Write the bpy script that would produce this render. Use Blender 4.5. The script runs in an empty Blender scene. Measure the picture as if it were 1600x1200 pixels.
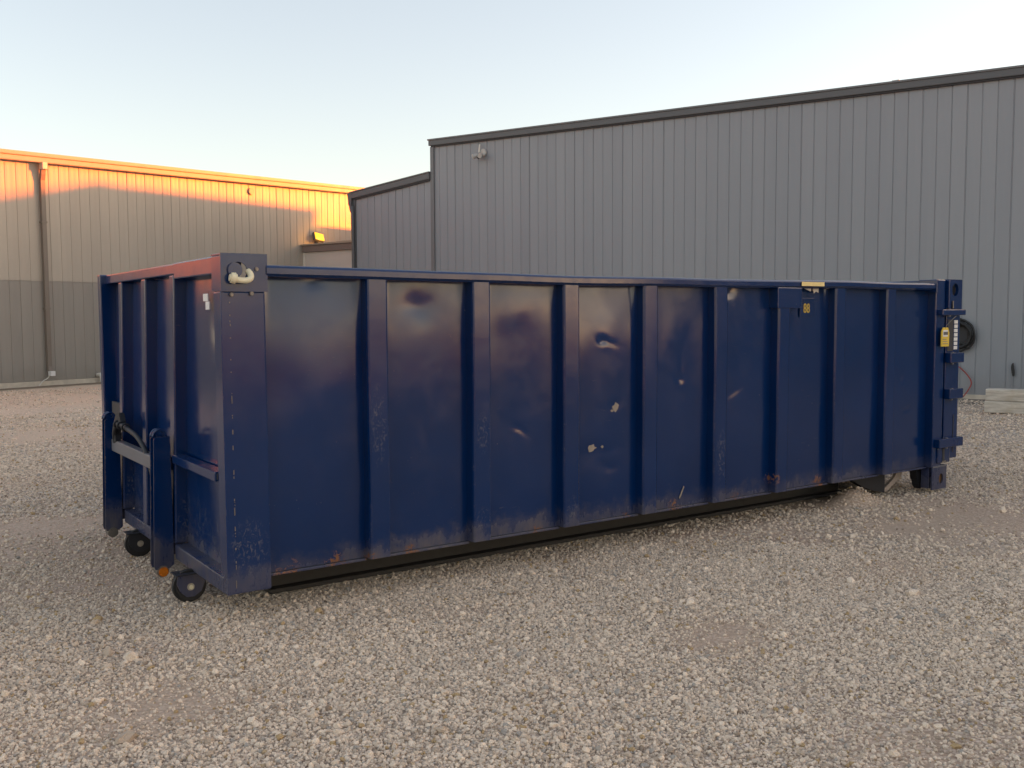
import bpy, bmesh, math, random
import numpy as np
from mathutils import Vector, Matrix, noise
random.seed(7); rng = np.random.default_rng(11)
R = math.radians
scene = bpy.context.scene
COL = scene.collection

# ------------------------------------------------------------------ camera
def cam_axes(pitch, roll, yaw):
    pi, ro, ya = R(pitch), R(roll), R(yaw)
    F = Vector((math.sin(ya), math.cos(ya), 0)); Rt = Vector((math.cos(ya), -math.sin(ya), 0)); U = Vector((0, 0, 1))
    F2 = F*math.cos(pi) - U*math.sin(pi); U2 = U*math.cos(pi) + F*math.sin(pi)
    R3 = Rt*math.cos(ro) + U2*math.sin(ro); U3 = U2*math.cos(ro) - Rt*math.sin(ro)
    return R3, U3, F2
CAM = Vector((-1.3533, -4.1506, 1.381))
R3, U3, F2 = cam_axes(3.9896, -0.3102, 34.9072)
cd = bpy.data.cameras.new('camera'); cam = bpy.data.objects.new('camera', cd); COL.objects.link(cam)
cd.sensor_width = 36; cd.lens = 1494.4/1600*36; cd.clip_start = .05; cd.clip_end = 5000
m = Matrix.Identity(4)
for i in range(3):
    m[i][0], m[i][1], m[i][2], m[i][3] = R3[i], U3[i], -F2[i], CAM[i]
cam.matrix_world = m; scene.camera = cam

# ------------------------------------------------------------------ sky, sun, exposure
SUN_AZ, SUN_EL = -25.0, 8.7          # azimuth from +X towards +Y, low evening sun
w = bpy.data.worlds.new('World'); scene.world = w; w.use_nodes = True
nt = w.node_tree; bg = nt.nodes['Background']
sky = nt.nodes.new('ShaderNodeTexSky'); sky.sky_type = 'NISHITA'; sky.sun_disc = False
sky.sun_elevation = R(SUN_EL); sky.sun_rotation = R(90 - SUN_AZ)
sky.air_density = 1.0; sky.dust_density = 1.0; sky.ozone_density = 1.0; sky.altitude = 0
hs = nt.nodes.new('ShaderNodeHueSaturation'); hs.inputs['Saturation'].default_value = .85
gm = nt.nodes.new('ShaderNodeGamma'); gm.inputs['Gamma'].default_value = 1.0      # evens out the dome, a thin hazy evening sky
tn = nt.nodes.new('ShaderNodeMix'); tn.data_type = 'RGBA'; tn.blend_type = 'MULTIPLY'; tn.inputs[0].default_value = 1; tn.inputs[7].default_value = (.84, .715, .645, 1)
nt.links.new(sky.outputs[0], gm.inputs['Color']); nt.links.new(gm.outputs[0], hs.inputs['Color']); nt.links.new(hs.outputs[0], tn.inputs[6]); 
hz_ = nt.nodes.new('ShaderNodeMix'); hz_.data_type = 'RGBA'; hz_.inputs[0].default_value = .40; hz_.inputs[7].default_value = (.75, .79, .86, 1)   # even high haze over the whole dome
nt.links.new(tn.outputs[2], hz_.inputs[6]); nt.links.new(hz_.outputs[2], bg.inputs['Color'])
bg.inputs['Strength'].default_value = .15
sd = bpy.data.lights.new('sun', 'SUN'); so = bpy.data.objects.new('sun', sd); COL.objects.link(so)
sd.energy = 3.6; sd.color = (1.0, .15, .0); sd.angle = R(2.2)
sdir = Vector((math.cos(R(SUN_EL))*math.cos(R(SUN_AZ)), math.cos(R(SUN_EL))*math.sin(R(SUN_AZ)), math.sin(R(SUN_EL))))
so.rotation_euler = sdir.to_track_quat('Z', 'Y').to_euler(); so.location = sdir*60
vs = scene.view_settings
vs.view_transform = 'Standard'; vs.look = 'None'; vs.gamma = 1; vs.use_curve_mapping = False; vs.exposure = 2.2

# ------------------------------------------------------------------ helpers
def tag(o, label=None, cat=None, group=None, kind=None):
    if label: o['label'] = label
    if cat: o['category'] = cat
    if group: o['group'] = group
    if kind: o['kind'] = kind
    return o
def empty(name, loc=(0, 0, 0), rz=0):
    o = bpy.data.objects.new(name, None); COL.objects.link(o); o.location = loc; o.rotation_euler = (0, 0, rz); o.empty_display_size = .2
    return o
def link(name, me, mat, parent=None, smooth=False):
    if mat and not me.materials: me.materials.append(mat)
    o = bpy.data.objects.new(name, me); COL.objects.link(o)
    if parent: o.parent = parent
    if smooth: me.polygons.foreach_set('use_smooth', [True]*len(me.polygons))
    return o
def finish(bm, name, mat, parent=None, smooth=False):
    bmesh.ops.recalc_face_normals(bm, faces=bm.faces)
    me = bpy.data.meshes.new(name); bm.to_mesh(me); bm.free()
    return link(name, me, mat, parent, smooth)
def bm_box(bm, x0, x1, y0, y1, z0, z1, mtx=None, bev=0, seg=1):
    r = bmesh.ops.create_cube(bm, size=1)
    vs_ = r['verts']
    for v in vs_:
        v.co = Vector(((x0+x1)/2 + v.co.x*(x1-x0), (y0+y1)/2 + v.co.y*(y1-y0), (z0+z1)/2 + v.co.z*(z1-z0)))
    if bev:
        es = list({e for v in vs_ for e in v.link_edges})
        rr = bmesh.ops.bevel(bm, geom=es, offset=bev, segments=seg, affect='EDGES', profile=.6)
        vs_ = list({v for f in rr['faces'] for v in f.verts} | set(v for v in vs_ if v.is_valid))
    if mtx is not None: bmesh.ops.transform(bm, matrix=mtx, verts=vs_)
def box(name, x0, x1, y0, y1, z0, z1, mat, parent=None, bev=.006, seg=2, mtx=None):
    bm = bmesh.new(); bm_box(bm, x0, x1, y0, y1, z0, z1, mtx, bev, seg)
    return finish(bm, name, mat, parent)
def bm_cyl(bm, p0, p1, r0, r1=None, n=24, bev=0):
    p0, p1 = Vector(p0), Vector(p1); r1 = r0 if r1 is None else r1
    d = p1-p0
    mt = Matrix.Translation((p0+p1)/2) @ d.to_track_quat('Z', 'Y').to_matrix().to_4x4()
    r = bmesh.ops.create_cone(bm, cap_ends=True, segments=n, radius1=r0, radius2=r1, depth=d.length, matrix=mt)
    if bev:
        es = [e for v in r['verts'] for e in v.link_edges if any(len(f.verts) > 4 for f in e.link_faces)]
        bmesh.ops.bevel(bm, geom=list(set(es)), offset=bev, segments=2, affect='EDGES')
def cyl(name, p0, p1, r, mat, parent=None, n=24, bev=0, r1=None):
    bm = bmesh.new(); bm_cyl(bm, p0, p1, r, r1, n, bev); return finish(bm, name, mat, parent)
def bm_tube(bm, pts, r, n=10, closed=False):
    pts = [Vector(p) for p in pts]; rings = []; up = None
    N = len(pts)
    for i, p in enumerate(pts):
        a = pts[(i-1) % N] if (closed or i) else p; b = pts[(i+1) % N] if (closed or i < N-1) else p
        t = (b-a).normalized()
        if up is None: up = t.orthogonal().normalized()
        up = (up - t*up.dot(t)).normalized(); s = t.cross(up)
        rr = r[i] if isinstance(r, (list, tuple)) else r
        rings.append([bm.verts.new(p + up*rr*math.cos(2*math.pi*k/n) + s*rr*math.sin(2*math.pi*k/n)) for k in range(n)])
    for i in range(N if closed else N-1):
        A, B = rings[i], rings[(i+1) % N]
        for k in range(n): bm.faces.new((A[k], A[(k+1) % n], B[(k+1) % n], B[k]))
    if not closed:
        bm.faces.new(rings[0][::-1]); bm.faces.new(rings[-1])
def tube(name, pts, r, mat, parent=None, n=10, closed=False):
    bm = bmesh.new(); bm_tube(bm, pts, r, n, closed); return finish(bm, name, mat, parent, True)
def smooth_path(ctrl, n=8):
    out = []; c = [Vector(p) for p in ctrl]; c = [c[0]*2-c[1]] + c + [c[-1]*2-c[-2]]
    for i in range(1, len(c)-2):
        for k in range(n):
            t = k/n; p0, p1, p2, p3 = c[i-1:i+3]
            out.append(.5*((2*p1) + (p2-p0)*t + (2*p0-5*p1+4*p2-p3)*t*t + (3*p1-p0-3*p2+p3)*t**3))
    out.append(c[-2]); return out
def extrude_poly(name, pts, axis, a0, a1, mat, parent=None, bev=0):
    """polygon in the two other axes, extruded along axis"""
    bm = bmesh.new()
    def mk(p, a): return {'x': (a, p[0], p[1]), 'y': (p[0], a, p[1]), 'z': (p[0], p[1], a)}[axis]
    A = [bm.verts.new(mk(p, a0)) for p in pts]; B = [bm.verts.new(mk(p, a1)) for p in pts]
    n = len(pts)
    bm.faces.new(A); bm.faces.new(B[::-1])
    for i in range(n): bm.faces.new((A[i], B[i], B[(i+1) % n], A[(i+1) % n]))
    if bev: bmesh.ops.bevel(bm, geom=list(bm.edges), offset=bev, segments=2, affect='EDGES')
    return finish(bm, name, mat, parent)
def plate_hole(name, x0, x1, z0, z1, cx, cz, r, y0, y1, mat, parent=None, rz=None, n=48):
    """plate lying in XZ with a real round opening, thickness y0..y1"""
    bm = bmesh.new(); rz = rz or r
    angs = set(2*math.pi*k/n for k in range(n))
    for X in (x0, x1):
        for Z in (z0, z1): angs.add(math.atan2(Z-cz, X-cx) % (2*math.pi))
    angs = sorted(angs)
    def outer(a):
        c, s = math.cos(a), math.sin(a); t = 1e9
        if c > 1e-9: t = min(t, (x1-cx)/c)
        if c < -1e-9: t = min(t, (x0-cx)/c)
        if s > 1e-9: t = min(t, (z1-cz)/s)
        if s < -1e-9: t = min(t, (z0-cz)/s)
        return cx+c*t, cz+s*t
    L = []
    for y in (y0, y1):
        L.append(([bm.verts.new((outer(a)[0], y, outer(a)[1])) for a in angs],
                  [bm.verts.new((cx+r*math.cos(a), y, cz+rz*math.sin(a))) for a in angs]))
    N = len(angs)
    for i in range(N):
        j = (i+1) % N
        for o, q in L: bm.faces.new((o[i], o[j], q[j], q[i]))
        bm.faces.new((L[0][0][i], L[0][0][j], L[1][0][j], L[1][0][i]))
        bm.faces.new((L[0][1][i], L[0][1][j], L[1][1][j], L[1][1][i]))
    return finish(bm, name, mat, parent)

# ------------------------------------------------------------------ materials
class NB:
    def __init__(s, name):
        s.m = bpy.data.materials.new(name); s.m.use_nodes = True; s.t = s.m.node_tree
        s.b = s.t.nodes['Principled BSDF']
    def n(s, typ, **kw):
        x = s.t.nodes.new(typ)
        for k, v in kw.items(): setattr(x, k, v)
        return x
    def l(s, a, b): s.t.links.new(a, b)
    def val(s, x, inp):
        if isinstance(x, (int, float)): inp.default_value = x
        else: s.l(x, inp)
    def math(s, op, a, b=0, c=None, clamp=False):
        x = s.n('ShaderNodeMath', operation=op); x.use_clamp = clamp
        s.val(a, x.inputs[0]); s.val(b, x.inputs[1])
        if c is not None: s.val(c, x.inputs[2])
        return x.outputs[0]
    def mix(s, f, a, b):
        x = s.n('ShaderNodeMix', data_type='RGBA'); s.val(f, x.inputs[0])
        for v, i in ((a, 6), (b, 7)):
            if isinstance(v, tuple): x.inputs[i].default_value = (*v, 1) if len(v) == 3 else v
            else: s.l(v, x.inputs[i])
        return x.outputs[2]
    def noise(s, vec, scale, detail=4, rough=.55, dist=0):
        x = s.n('ShaderNodeTexNoise'); x.inputs['Scale'].default_value = scale; x.inputs['Detail'].default_value = detail
        x.inputs['Roughness'].default_value = rough; x.inputs['Distortion'].default_value = dist; s.l(vec, x.inputs['Vector'])
        return x.outputs[0]
    def ramp(s, f, a, b):     # smooth 0..1 between a and b
        x = s.n('ShaderNodeMapRange'); x.interpolation_type = 'SMOOTHSTEP'; s.val(f, x.inputs[0])
        x.inputs[1].default_value = a; x.inputs[2].default_value = b; return x.outputs[0]
    def vscale(s, vec, sc):
        x = s.n('ShaderNodeMapping'); x.inputs['Scale'].default_value = sc; s.l(vec, x.inputs[0]); return x.outputs[0]
    def pos(s): return s.n('ShaderNodeNewGeometry').outputs['Position']
    def obj(s): return s.n('ShaderNodeTexCoord').outputs['Object']
    def rand(s): return s.n('ShaderNodeObjectInfo').outputs['Random']
    def set(s, **kw):
        for k, v in kw.items():
            i = s.b.inputs[k.replace('_', ' ')]
            if isinstance(v, (int, float)): i.default_value = v
            elif isinstance(v, tuple): i.default_value = (*v, 1) if len(v) == 3 else v
            else: s.l(v, i)
    def bump(s, h, strength=.3, dist=.01):
        x = s.n('ShaderNodeBump'); x.inputs['Strength'].default_value = strength; x.inputs['Distance'].default_value = dist
        s.l(h, x.inputs['Height']); s.l(x.outputs[0], s.b.inputs['Normal'])

def simple(name, col, rough=.5, metal=0, spec=.5, var=.15, scale=20, bump=0):
    k = NB(name); p = k.pos(); nz = k.noise(p, scale, 5)
    d = tuple(c*(1-var) for c in col); e = tuple(min(1, c*(1+var)) for c in col)
    k.set(Base_Color=k.mix(nz, d, e), Roughness=k.math('ADD', rough-.08, k.math('MULTIPLY', nz, .16)), Metallic=metal)
    k.b.inputs['Specular IOR Level'].default_value = spec
    if bump: k.bump(nz, bump, .004)
    return k.m

def container_paint():
    k = NB('navy_container_paint'); p = k.pos()
    sep = k.n('ShaderNodeSeparateXYZ'); k.l(p, sep.inputs[0]); z = sep.outputs[2]; x = sep.outputs[0]
    big = k.noise(p, 1.3, 4); mid = k.noise(p, 9, 6, .65); fine = k.noise(p, 70, 4, .6)
    col = k.mix(k.ramp(big, .3, .7), (.0002, .0185, .084), (.0005, .022, .098))
    # dust splashed along the bottom, streaky
    st = k.noise(k.vscale(p, (22, 22, 5)), 1, 6, .7)
    dz = k.math('ADD', z, k.math('MULTIPLY', k.math('SUBTRACT', mid, .5), .30))
    dust = k.math('MULTIPLY', k.math('SUBTRACT', 1, k.ramp(dz, .19, .33)), k.math('ADD', .35, k.math('MULTIPLY', k.ramp(st, .25, .75), k.ramp(big, .35, .65))))
    dust = k.math('MULTIPLY', dust, .5)
    col = k.mix(dust, col, (.17, .135, .10))
    # fine scuffs, thin
    sc = k.noise(k.vscale(p, (3, 3, 26)), 3, 6, .7, .6)
    scm = k.math('MULTIPLY', k.ramp(sc, .63, .72), k.ramp(k.noise(p, 2.1, 3), .5, .62))
    col = k.mix(k.math('MULTIPLY', scm, .28), col, (.14, .13, .125))
    chips = k.math('MULTIPLY', k.ramp(fine, .70, .73), k.ramp(k.noise(p, 4.7, 2), .54, .62))
    col = k.mix(k.math('MULTIPLY', chips, .55), col, (.24, .22, .20))
    for (sx_, sz_, rx_, rz2) in ((.755, .86, .05, .22), (1.36, .78, .045, .12), (1.36, .30, .05, .10), (.1, .35, .10, .16), (1.95, .30, .05, .10), (3.15, .5, .05, .2)):
        d_ = k.math('ADD', k.math('POWER', k.math('DIVIDE', k.math('SUBTRACT', x, sx_), rx_), 2), k.math('POWER', k.math('DIVIDE', k.math('SUBTRACT', z, sz_), rz2), 2))
        mk = k.math('MULTIPLY', k.math('SUBTRACT', 1, d_, clamp=True), k.ramp(k.noise(k.vscale(p, (1, 1, .6)), 55, 5, .75, 1.0), .50, .66))
        col = k.mix(k.math('MULTIPLY', mk, .55), col, (.19, .18, .17))
    # rust spots at the places it has broken out
    rust = None
    for (rx, rz_, rr) in ((2.80, .20, .085), (3.67, .30, .06), (4.19, .21, .085), (.55, .20, .09), (.30, .19, .10), (.95, .20, .06), (1.75, .2, .06), (3.35, .2, .06), (.71, .22, .04), (2.4, .2, .04)):
        v = k.math('SQRT', k.math('ADD', k.math('POWER', k.math('SUBTRACT', x, rx), 2), k.math('POWER', k.math('SUBTRACT', z, rz_), 2)))
        mk = k.math('SUBTRACT', 1, k.math('DIVIDE', v, rr), clamp=True)
        rust = mk if rust is None else k.math('MAXIMUM', rust, mk)
    rn = k.noise(p, 34, 5, .7, .8); rust = k.ramp(k.math('MULTIPLY', rust, k.ramp(rn, .40, .66)), .12, .5)
    rcol = k.mix(fine, (.11, .035, .012), (.33, .13, .035))
    col = k.mix(k.math('MULTIPLY', rust, .9), col, rcol)
    # paint worn through along exposed edges
    bv = k.n('ShaderNodeBevel'); bv.samples = 4; bv.inputs['Radius'].default_value = .007
    gn_ = k.n('ShaderNodeNewGeometry'); dt = k.n('ShaderNodeVectorMath', operation='DOT_PRODUCT'); k.l(bv.outputs[0], dt.inputs[0]); k.l(gn_.outputs['Normal'], dt.inputs[1])
    ew = k.math('MULTIPLY', k.ramp(k.math('SUBTRACT', 1, dt.outputs['Value']), .01, .10), k.ramp(k.noise(p, 16, 6, .75), .50, .66))
    col = k.mix(k.math('MULTIPLY', ew, .7), col, k.mix(fine, (.10, .065, .05), (.26, .22, .19)))
    dull = k.math('MAXIMUM', k.math('MULTIPLY', dust, 1.2), rust)
    rough = k.math('ADD', .13, k.math('ADD', k.math('MULTIPLY', k.ramp(mid, .3, .8), .10), k.math('MULTIPLY', dull, .45)), clamp=True)
    k.set(Base_Color=col, Roughness=rough)
    k.b.inputs['IOR'].default_value = 1.52
    h = k.math('ADD', k.math('MULTIPLY', mid, .5), k.math('MULTIPLY', fine, .12))
    k.bump(h, .10, .004)
    return k.m

def sheet_metal(name, ca, cb, rough=.42, wains=None):
    k = NB(name); p = k.pos(); r = k.rand()
    st = k.noise(k.vscale(p, (6, 6, .35)), 1, 5, .6); nz = k.noise(p, 2.2, 4); fn = k.noise(p, 45, 4, .7)
    f = k.math('ADD', k.math('MULTIPLY', st, .5), k.math('ADD', k.math('MULTIPLY', nz, .3), k.math('MULTIPLY', r, .25)))
    col = k.mix(k.ramp(f, .25, .8), ca, cb)
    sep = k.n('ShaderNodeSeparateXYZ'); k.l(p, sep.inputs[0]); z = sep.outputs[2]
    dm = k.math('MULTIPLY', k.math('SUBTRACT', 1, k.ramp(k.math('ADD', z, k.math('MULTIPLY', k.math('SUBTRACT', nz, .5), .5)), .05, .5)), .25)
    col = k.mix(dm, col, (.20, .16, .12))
    k.set(Base_Color=col, Roughness=k.math('ADD', rough-.06, k.math('MULTIPLY', nz, .14)))
    k.bump(k.math('ADD', k.math('MULTIPLY', nz, 1.0), k.math('MULTIPLY', fn, .03)), .12, .02)
    return k.m

M = {}
M['paint'] = container_paint()
M['dark_under'] = simple('dark_underframe_steel', (.014, .015, .02), .6, var=.4)
M['grey_scuffed'] = simple('scuffed_grey_paint', (.13, .13, .15), .45, var=.3, scale=12)
M['bare_rim'] = simple('worn_steel', (.20, .18, .16), .45, .6, var=.4, scale=60)
M['rubber'] = simple('caster_rubber', (.016, .015, .015), .7, var=.4, scale=40, bump=.3)
M['rust'] = simple('rusty_steel', (.20, .10, .04), .8, var=.5, scale=30)
M['hub'] = simple('caster_hub_steel', (.42, .38, .32), .4, .5, var=.3, scale=80)
M['cream'] = simple('cream_painted_pin', (.72, .66, .46), .4, var=.12, scale=25)
M['amber'] = simple('amber_lens', (.55, .15, .01), .25, var=.4, scale=60)
M['yellow'] = simple('yellow_print', (.72, .50, .05), .5, var=.12, scale=60)
M['dull_yellow'] = simple('faded_yellow_print', (.48, .33, .05), .6, var=.3, scale=120)
M['pale_yellow'] = simple('pale_yellow_tape', (.80, .62, .26), .5, var=.1, scale=30)
M['white'] = simple('white_label_paper', (.75, .73, .70), .6, var=.12, scale=90)
M['print'] = simple('dark_print', (.03, .03, .035), .6, var=.2)
M['peel'] = simple('torn_paper_label', (.30, .25, .20), .8, var=.35, scale=60)
M['tan_brace'] = simple('tan_primed_brace', (.40, .32, .27), .6, var=.2)
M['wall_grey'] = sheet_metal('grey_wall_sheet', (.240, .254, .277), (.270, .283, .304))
M['trim_dark'] = simple('dark_bronze_trim', (.095, .097, .103), .45, var=.12, scale=3)
M['trim_grey'] = simple('grey_trim', (.155, .158, .165), .45, var=.12, scale=3)
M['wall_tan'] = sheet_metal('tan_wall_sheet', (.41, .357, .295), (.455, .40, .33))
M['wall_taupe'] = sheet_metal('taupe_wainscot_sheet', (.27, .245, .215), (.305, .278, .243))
M['trim_tan'] = simple('tan_gutter_trim', (.38, .31, .24), .45, var=.1, scale=3)
M['roof'] = simple('roof_sheet', (.22, .22, .22), .45, var=.12, scale=1)
M['white_wall'] = simple('offwhite_wall_board', (.62, .56, .50), .7, var=.06, scale=3)
M['brown_trim'] = simple('brown_fascia', (.22, .17, .15), .5, var=.1, scale=3)
M['brown_pipe'] = simple('brown_downpipe', (.20, .165, .135), .45, var=.12, scale=4)
M['concrete'] = simple('footing_concrete', (.58, .50, .40), .85, var=.3, scale=8, bump=.4)
M['black_hose'] = simple('black_hose_rubber', (.012, .012, .013), .5, var=.4)
M['red'] = simple('red_cable', (.30, .05, .045), .5, var=.2)
M['fixture'] = simple('pale_grey_fixture', (.50, .48, .45), .5, var=.15)
M['pvc'] = simple('white_pvc', (.72, .68, .60), .5, var=.1)
def wood():
    k = NB('weathered_timber'); o = k.obj()
    g = k.noise(k.vscale(o, (1.2, 14, 14)), 1.6, 7, .65, .4); n2 = k.noise(o, 5, 4)
    c = k.mix(k.ramp(g, .3, .7), (.36, .31, .25), (.70, .64, .55)); c = k.mix(k.math('MULTIPLY', k.ramp(n2, .5, .7), .5), c, (.45, .38, .28))
    k.set(Base_Color=c, Roughness=.85); k.bump(g, .6, .01); return k.m
M['wood'] = wood()
def lamp_glow():
    k = NB('lit_sodium_lens'); k.set(Base_Color=(.3, .1, .01), Roughness=.3)
    k.set(Emission_Color=(1, .46, .015), Emission_Strength=.42); return k.m
M['glow'] = lamp_glow()

def ground_height(x, y):
    """metres; gentle undulation, flat under the container's feet"""
    x = np.asarray(x, float); y = np.asarray(y, float)
    h = .012*np.sin(x*1.1+.6*np.sin(y*.9)+1.3)*np.sin(y*1.4+.5*x) + .007*np.sin(2.9*x-1.7*y+.4)*np.sin(2.3*y+.8*x+2) + .004*np.sin(6.1*x+4.3*y)*np.sin(5.2*y-3.7*x)
    inside = np.clip(np.minimum(np.minimum(x+.6, 6.3-x), np.minimum(y+.5, 2.9-y))/.5, 0, 1)
    far = np.clip((np.hypot(x-2, y-1)-12)/8, 0, 1)
    h = h*(1-inside)*(1-far) - .004
    d2 = ((x-4.74)/.20)**2 + ((y-.16)/.13)**2       # a little heap pushed up by the roller guard
    h = h + .115*np.exp(-d2*1.2)
    d3 = ((x-.2)/1.1)**2 + ((y+1.35)/.45)**2      # low windrow of coarser stones before the near corner
    return h + .022*np.exp(-d3) + .018*np.exp(-(((x-2.9)/.9)**2 + ((y+1.9)/.35)**2))

PATCHES = [(1.80, -1.38, .40, .20, .42), (2.35, -1.62, .35, .14, .34), (.80, -.38, .45, .12, .38), (-.40, -.70, .16, .22, .32), (.95, -1.75, .3, .12, .25), (2.95, -1.0, .5, .18, .30), (4.6, -.5, .8, .16, .22), (-.5, 1.5, .4, .5, .28), (.2, -2.1, .3, .12, .22)]
def coarse(x, y):
    """0 where only fines lie, 1 where the crushed stone is thick"""
    x = np.asarray(x, float); y = np.asarray(y, float)
    a = .50 + .30*np.sin(.9*x+.7*np.sin(.8*y)+.5)*np.sin(1.1*y+.6*np.sin(.7*x)+2) + .22*np.sin(2.3*x-1.6*y+1)*np.sin(1.9*y+1.3*x) + .12*np.sin(5.1*x+2.2*y)*np.sin(4.4*y-2.7*x)
    a = a + .45*np.exp(-(((x-.2)/1.2)**2 + ((y+1.4)/.5)**2)) + .40*np.exp(-(((x-2.9)/1.0)**2 + ((y+1.9)/.35)**2)) + .35*np.exp(-(((x-5.1)/.4)**2 + ((y-.3)/.4)**2))
    a = a - .45*np.exp(-(((x-1.9)/.9)**2 + ((y+1.15)/.28)**2))                 # a worn wheel lane of fines
    for px_, py_, sx_, sy_, am in PATCHES: a = a - am*np.exp(-(((x-px_)/sx_)**2 + ((y-py_)/sy_)**2))
    return np.clip(a, 0, 1)
def ground_mat():
    k = NB('gravel_ground'); p = k.pos()
    sep = k.n('ShaderNodeSeparateXYZ'); k.l(p, sep.inputs[0])
    wn = k.n('ShaderNodeTexNoise'); wn.inputs['Scale'].default_value = 30; k.l(p, wn.inputs['Vector'])
    wp = k.n('ShaderNodeVectorMath', operation='MULTIPLY_ADD'); k.l(wn.outputs['Color'], wp.inputs[0]); wp.inputs[1].default_value = (.02, .02, .02); k.l(p, wp.inputs[2])
    def vor(scale):
        v = k.n('ShaderNodeTexVoronoi', voronoi_dimensions='3D'); v.inputs['Scale'].default_value = scale; v.inputs['Randomness'].default_value = 1; k.l(wp.outputs[0], v.inputs['Vector'])
        s = k.n('ShaderNodeSeparateColor'); k.l(v.outputs['Color'], s.inputs[0])
        return v.outputs['Distance'], s.outputs[0], s.outputs[1]
    d1, c1, e1 = vor(62); d2, c2, e2 = vor(27)
    big = k.noise(p, .35, 5, .6); patch = k.noise(p, 1.1, 5, .6, .4)
    stone = k.mix(c1, (.26, .185, .14), (.96, .79, .65))
    stone = k.mix(k.ramp(e1, .75, .95), stone, (.46, .35, .25))
    stone2 = k.mix(c2, (.48, .39, .31), (.90, .78, .64))
    sm = k.math('MULTIPLY', k.ramp(e2, .55, .62), k.ramp(patch, .40, .62))
    col = k.mix(sm, stone, stone2)
    gap = k.math('MULTIPLY', k.ramp(d1, .42, .72), .75)
    col = k.mix(gap, col, (.115, .083, .060))
    fa_ = k.n('ShaderNodeAttribute'); fa_.attribute_name = 'coarse'
    fm = k.math('ADD', fa_.outputs['Fac'], k.math('MULTIPLY', k.math('SUBTRACT', patch, .5), .5))
    fines = k.math('MULTIPLY', k.ramp(fm, .62, .22), .72)
    col = k.mix(fines, col, k.mix(k.noise(p, 160, 3, .7), (.34, .23, .16), (.74, .545, .40)))
    col = k.mix(k.math('MULTIPLY', k.ramp(big, .5, .75), .4), col, (.56, .435, .32))
    # compacted tan dirt towards the tan shed, strip of dark dirt and gravel along both footings
    a = k.n('ShaderNodeVectorMath', operation='DOT_PRODUCT'); k.l(p, a.inputs[0]); a.inputs[1].default_value = (-.3394, .9406, 0)
    tl = k.math('ADD', a.outputs['Value'], k.math('MULTIPLY', k.math('SUBTRACT', big, .5), 3.5))
    col = k.mix(k.math('MULTIPLY', k.ramp(tl, 3.5, 12.0), .55), col, (.86, .68, .49))
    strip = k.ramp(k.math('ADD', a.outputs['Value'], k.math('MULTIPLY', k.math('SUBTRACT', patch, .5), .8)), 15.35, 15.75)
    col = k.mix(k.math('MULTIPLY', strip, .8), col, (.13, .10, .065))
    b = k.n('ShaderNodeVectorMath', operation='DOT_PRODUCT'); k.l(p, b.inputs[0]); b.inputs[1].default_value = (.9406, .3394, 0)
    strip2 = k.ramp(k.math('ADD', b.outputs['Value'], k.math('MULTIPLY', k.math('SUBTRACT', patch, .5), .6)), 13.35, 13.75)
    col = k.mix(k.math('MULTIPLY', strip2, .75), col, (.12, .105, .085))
    k.set(Base_Color=col, Roughness=.9); k.b.inputs['Specular IOR Level'].default_value = .25
    h = k.math('ADD', k.math('SUBTRACT', 1, d1), k.math('MULTIPLY', k.math('SUBTRACT', 1, d2), k.math('MULTIPLY', sm, 1.6)))
    k.bump(h, .55, .010)
    return k.m
def stone_mat():
    k = NB('gravel_stone'); o = k.obj()
    at = k.n('ShaderNodeAttribute'); at.attribute_type = 'INSTANCER'; at.attribute_name = 'tone'
    at2 = k.n('ShaderNodeAttribute'); at2.attribute_type = 'INSTANCER'; at2.attribute_name = 'hue'
    nz = k.noise(o, 2.5, 5, .65)
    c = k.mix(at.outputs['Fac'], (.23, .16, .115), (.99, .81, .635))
    c = k.mix(k.ramp(at2.outputs['Fac'], .955, .965), c, (.52, .36, .19))
    c = k.mix(k.ramp(at2.outputs['Fac'], .05, .04), c, (.46, .41, .36))
    c = k.mix(k.math('MULTIPLY', k.ramp(nz, .45, .7), .4), c, (.52, .42, .33))
    k.set(Base_Color=c, Roughness=.9); k.b.inputs['Specular IOR Level'].default_value = .12
    k.bump(nz, .4, .15)
    return k.m

# ------------------------------------------------------------------ ground
def axis(lo, hi, step, ext):
    a = list(np.arange(lo, hi+1e-6, step)); s = step; x = hi; up = []
    while x < ext: s *= 1.22; x += s; up.append(x)
    s = step; x = lo; dn = []
    while x > -ext: s *= 1.22; x -= s; dn.append(x)
    return np.array(dn[::-1]+a+up)
gx, gy = axis(-5, 10, .075, 1500), axis(-4, 5, .075, 1500)
X, Y = np.meshgrid(gx, gy); Z = ground_height(X, Y)
nx, ny = len(gx), len(gy)
co = np.stack([X, Y, Z], -1).reshape(-1, 3)
idx = np.arange(nx*ny).reshape(ny, nx)
fc = np.stack([idx[:-1, :-1], idx[:-1, 1:], idx[1:, 1:], idx[1:, :-1]], -1).reshape(-1, 4)
me = bpy.data.meshes.new('ground')
me.vertices.add(len(co)); me.vertices.foreach_set('co', co.ravel())
me.loops.add(fc.size); me.loops.foreach_set('vertex_index', fc.ravel())
me.polygons.add(len(fc)); me.polygons.foreach_set('loop_start', np.arange(0, fc.size, 4)); me.polygons.foreach_set('loop_total', np.full(len(fc), 4))
me.update(); me.validate()
M['ground'] = ground_mat(); M['stone'] = stone_mat()
at_ = me.attributes.new('coarse', 'FLOAT', 'POINT'); at_.data.foreach_set('value', coarse(X, Y).astype(np.float32).ravel())
tag(link('ground', me, M['ground'], None, True), 'grey beige gravel yard around the blue container', None, kind='structure')

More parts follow.
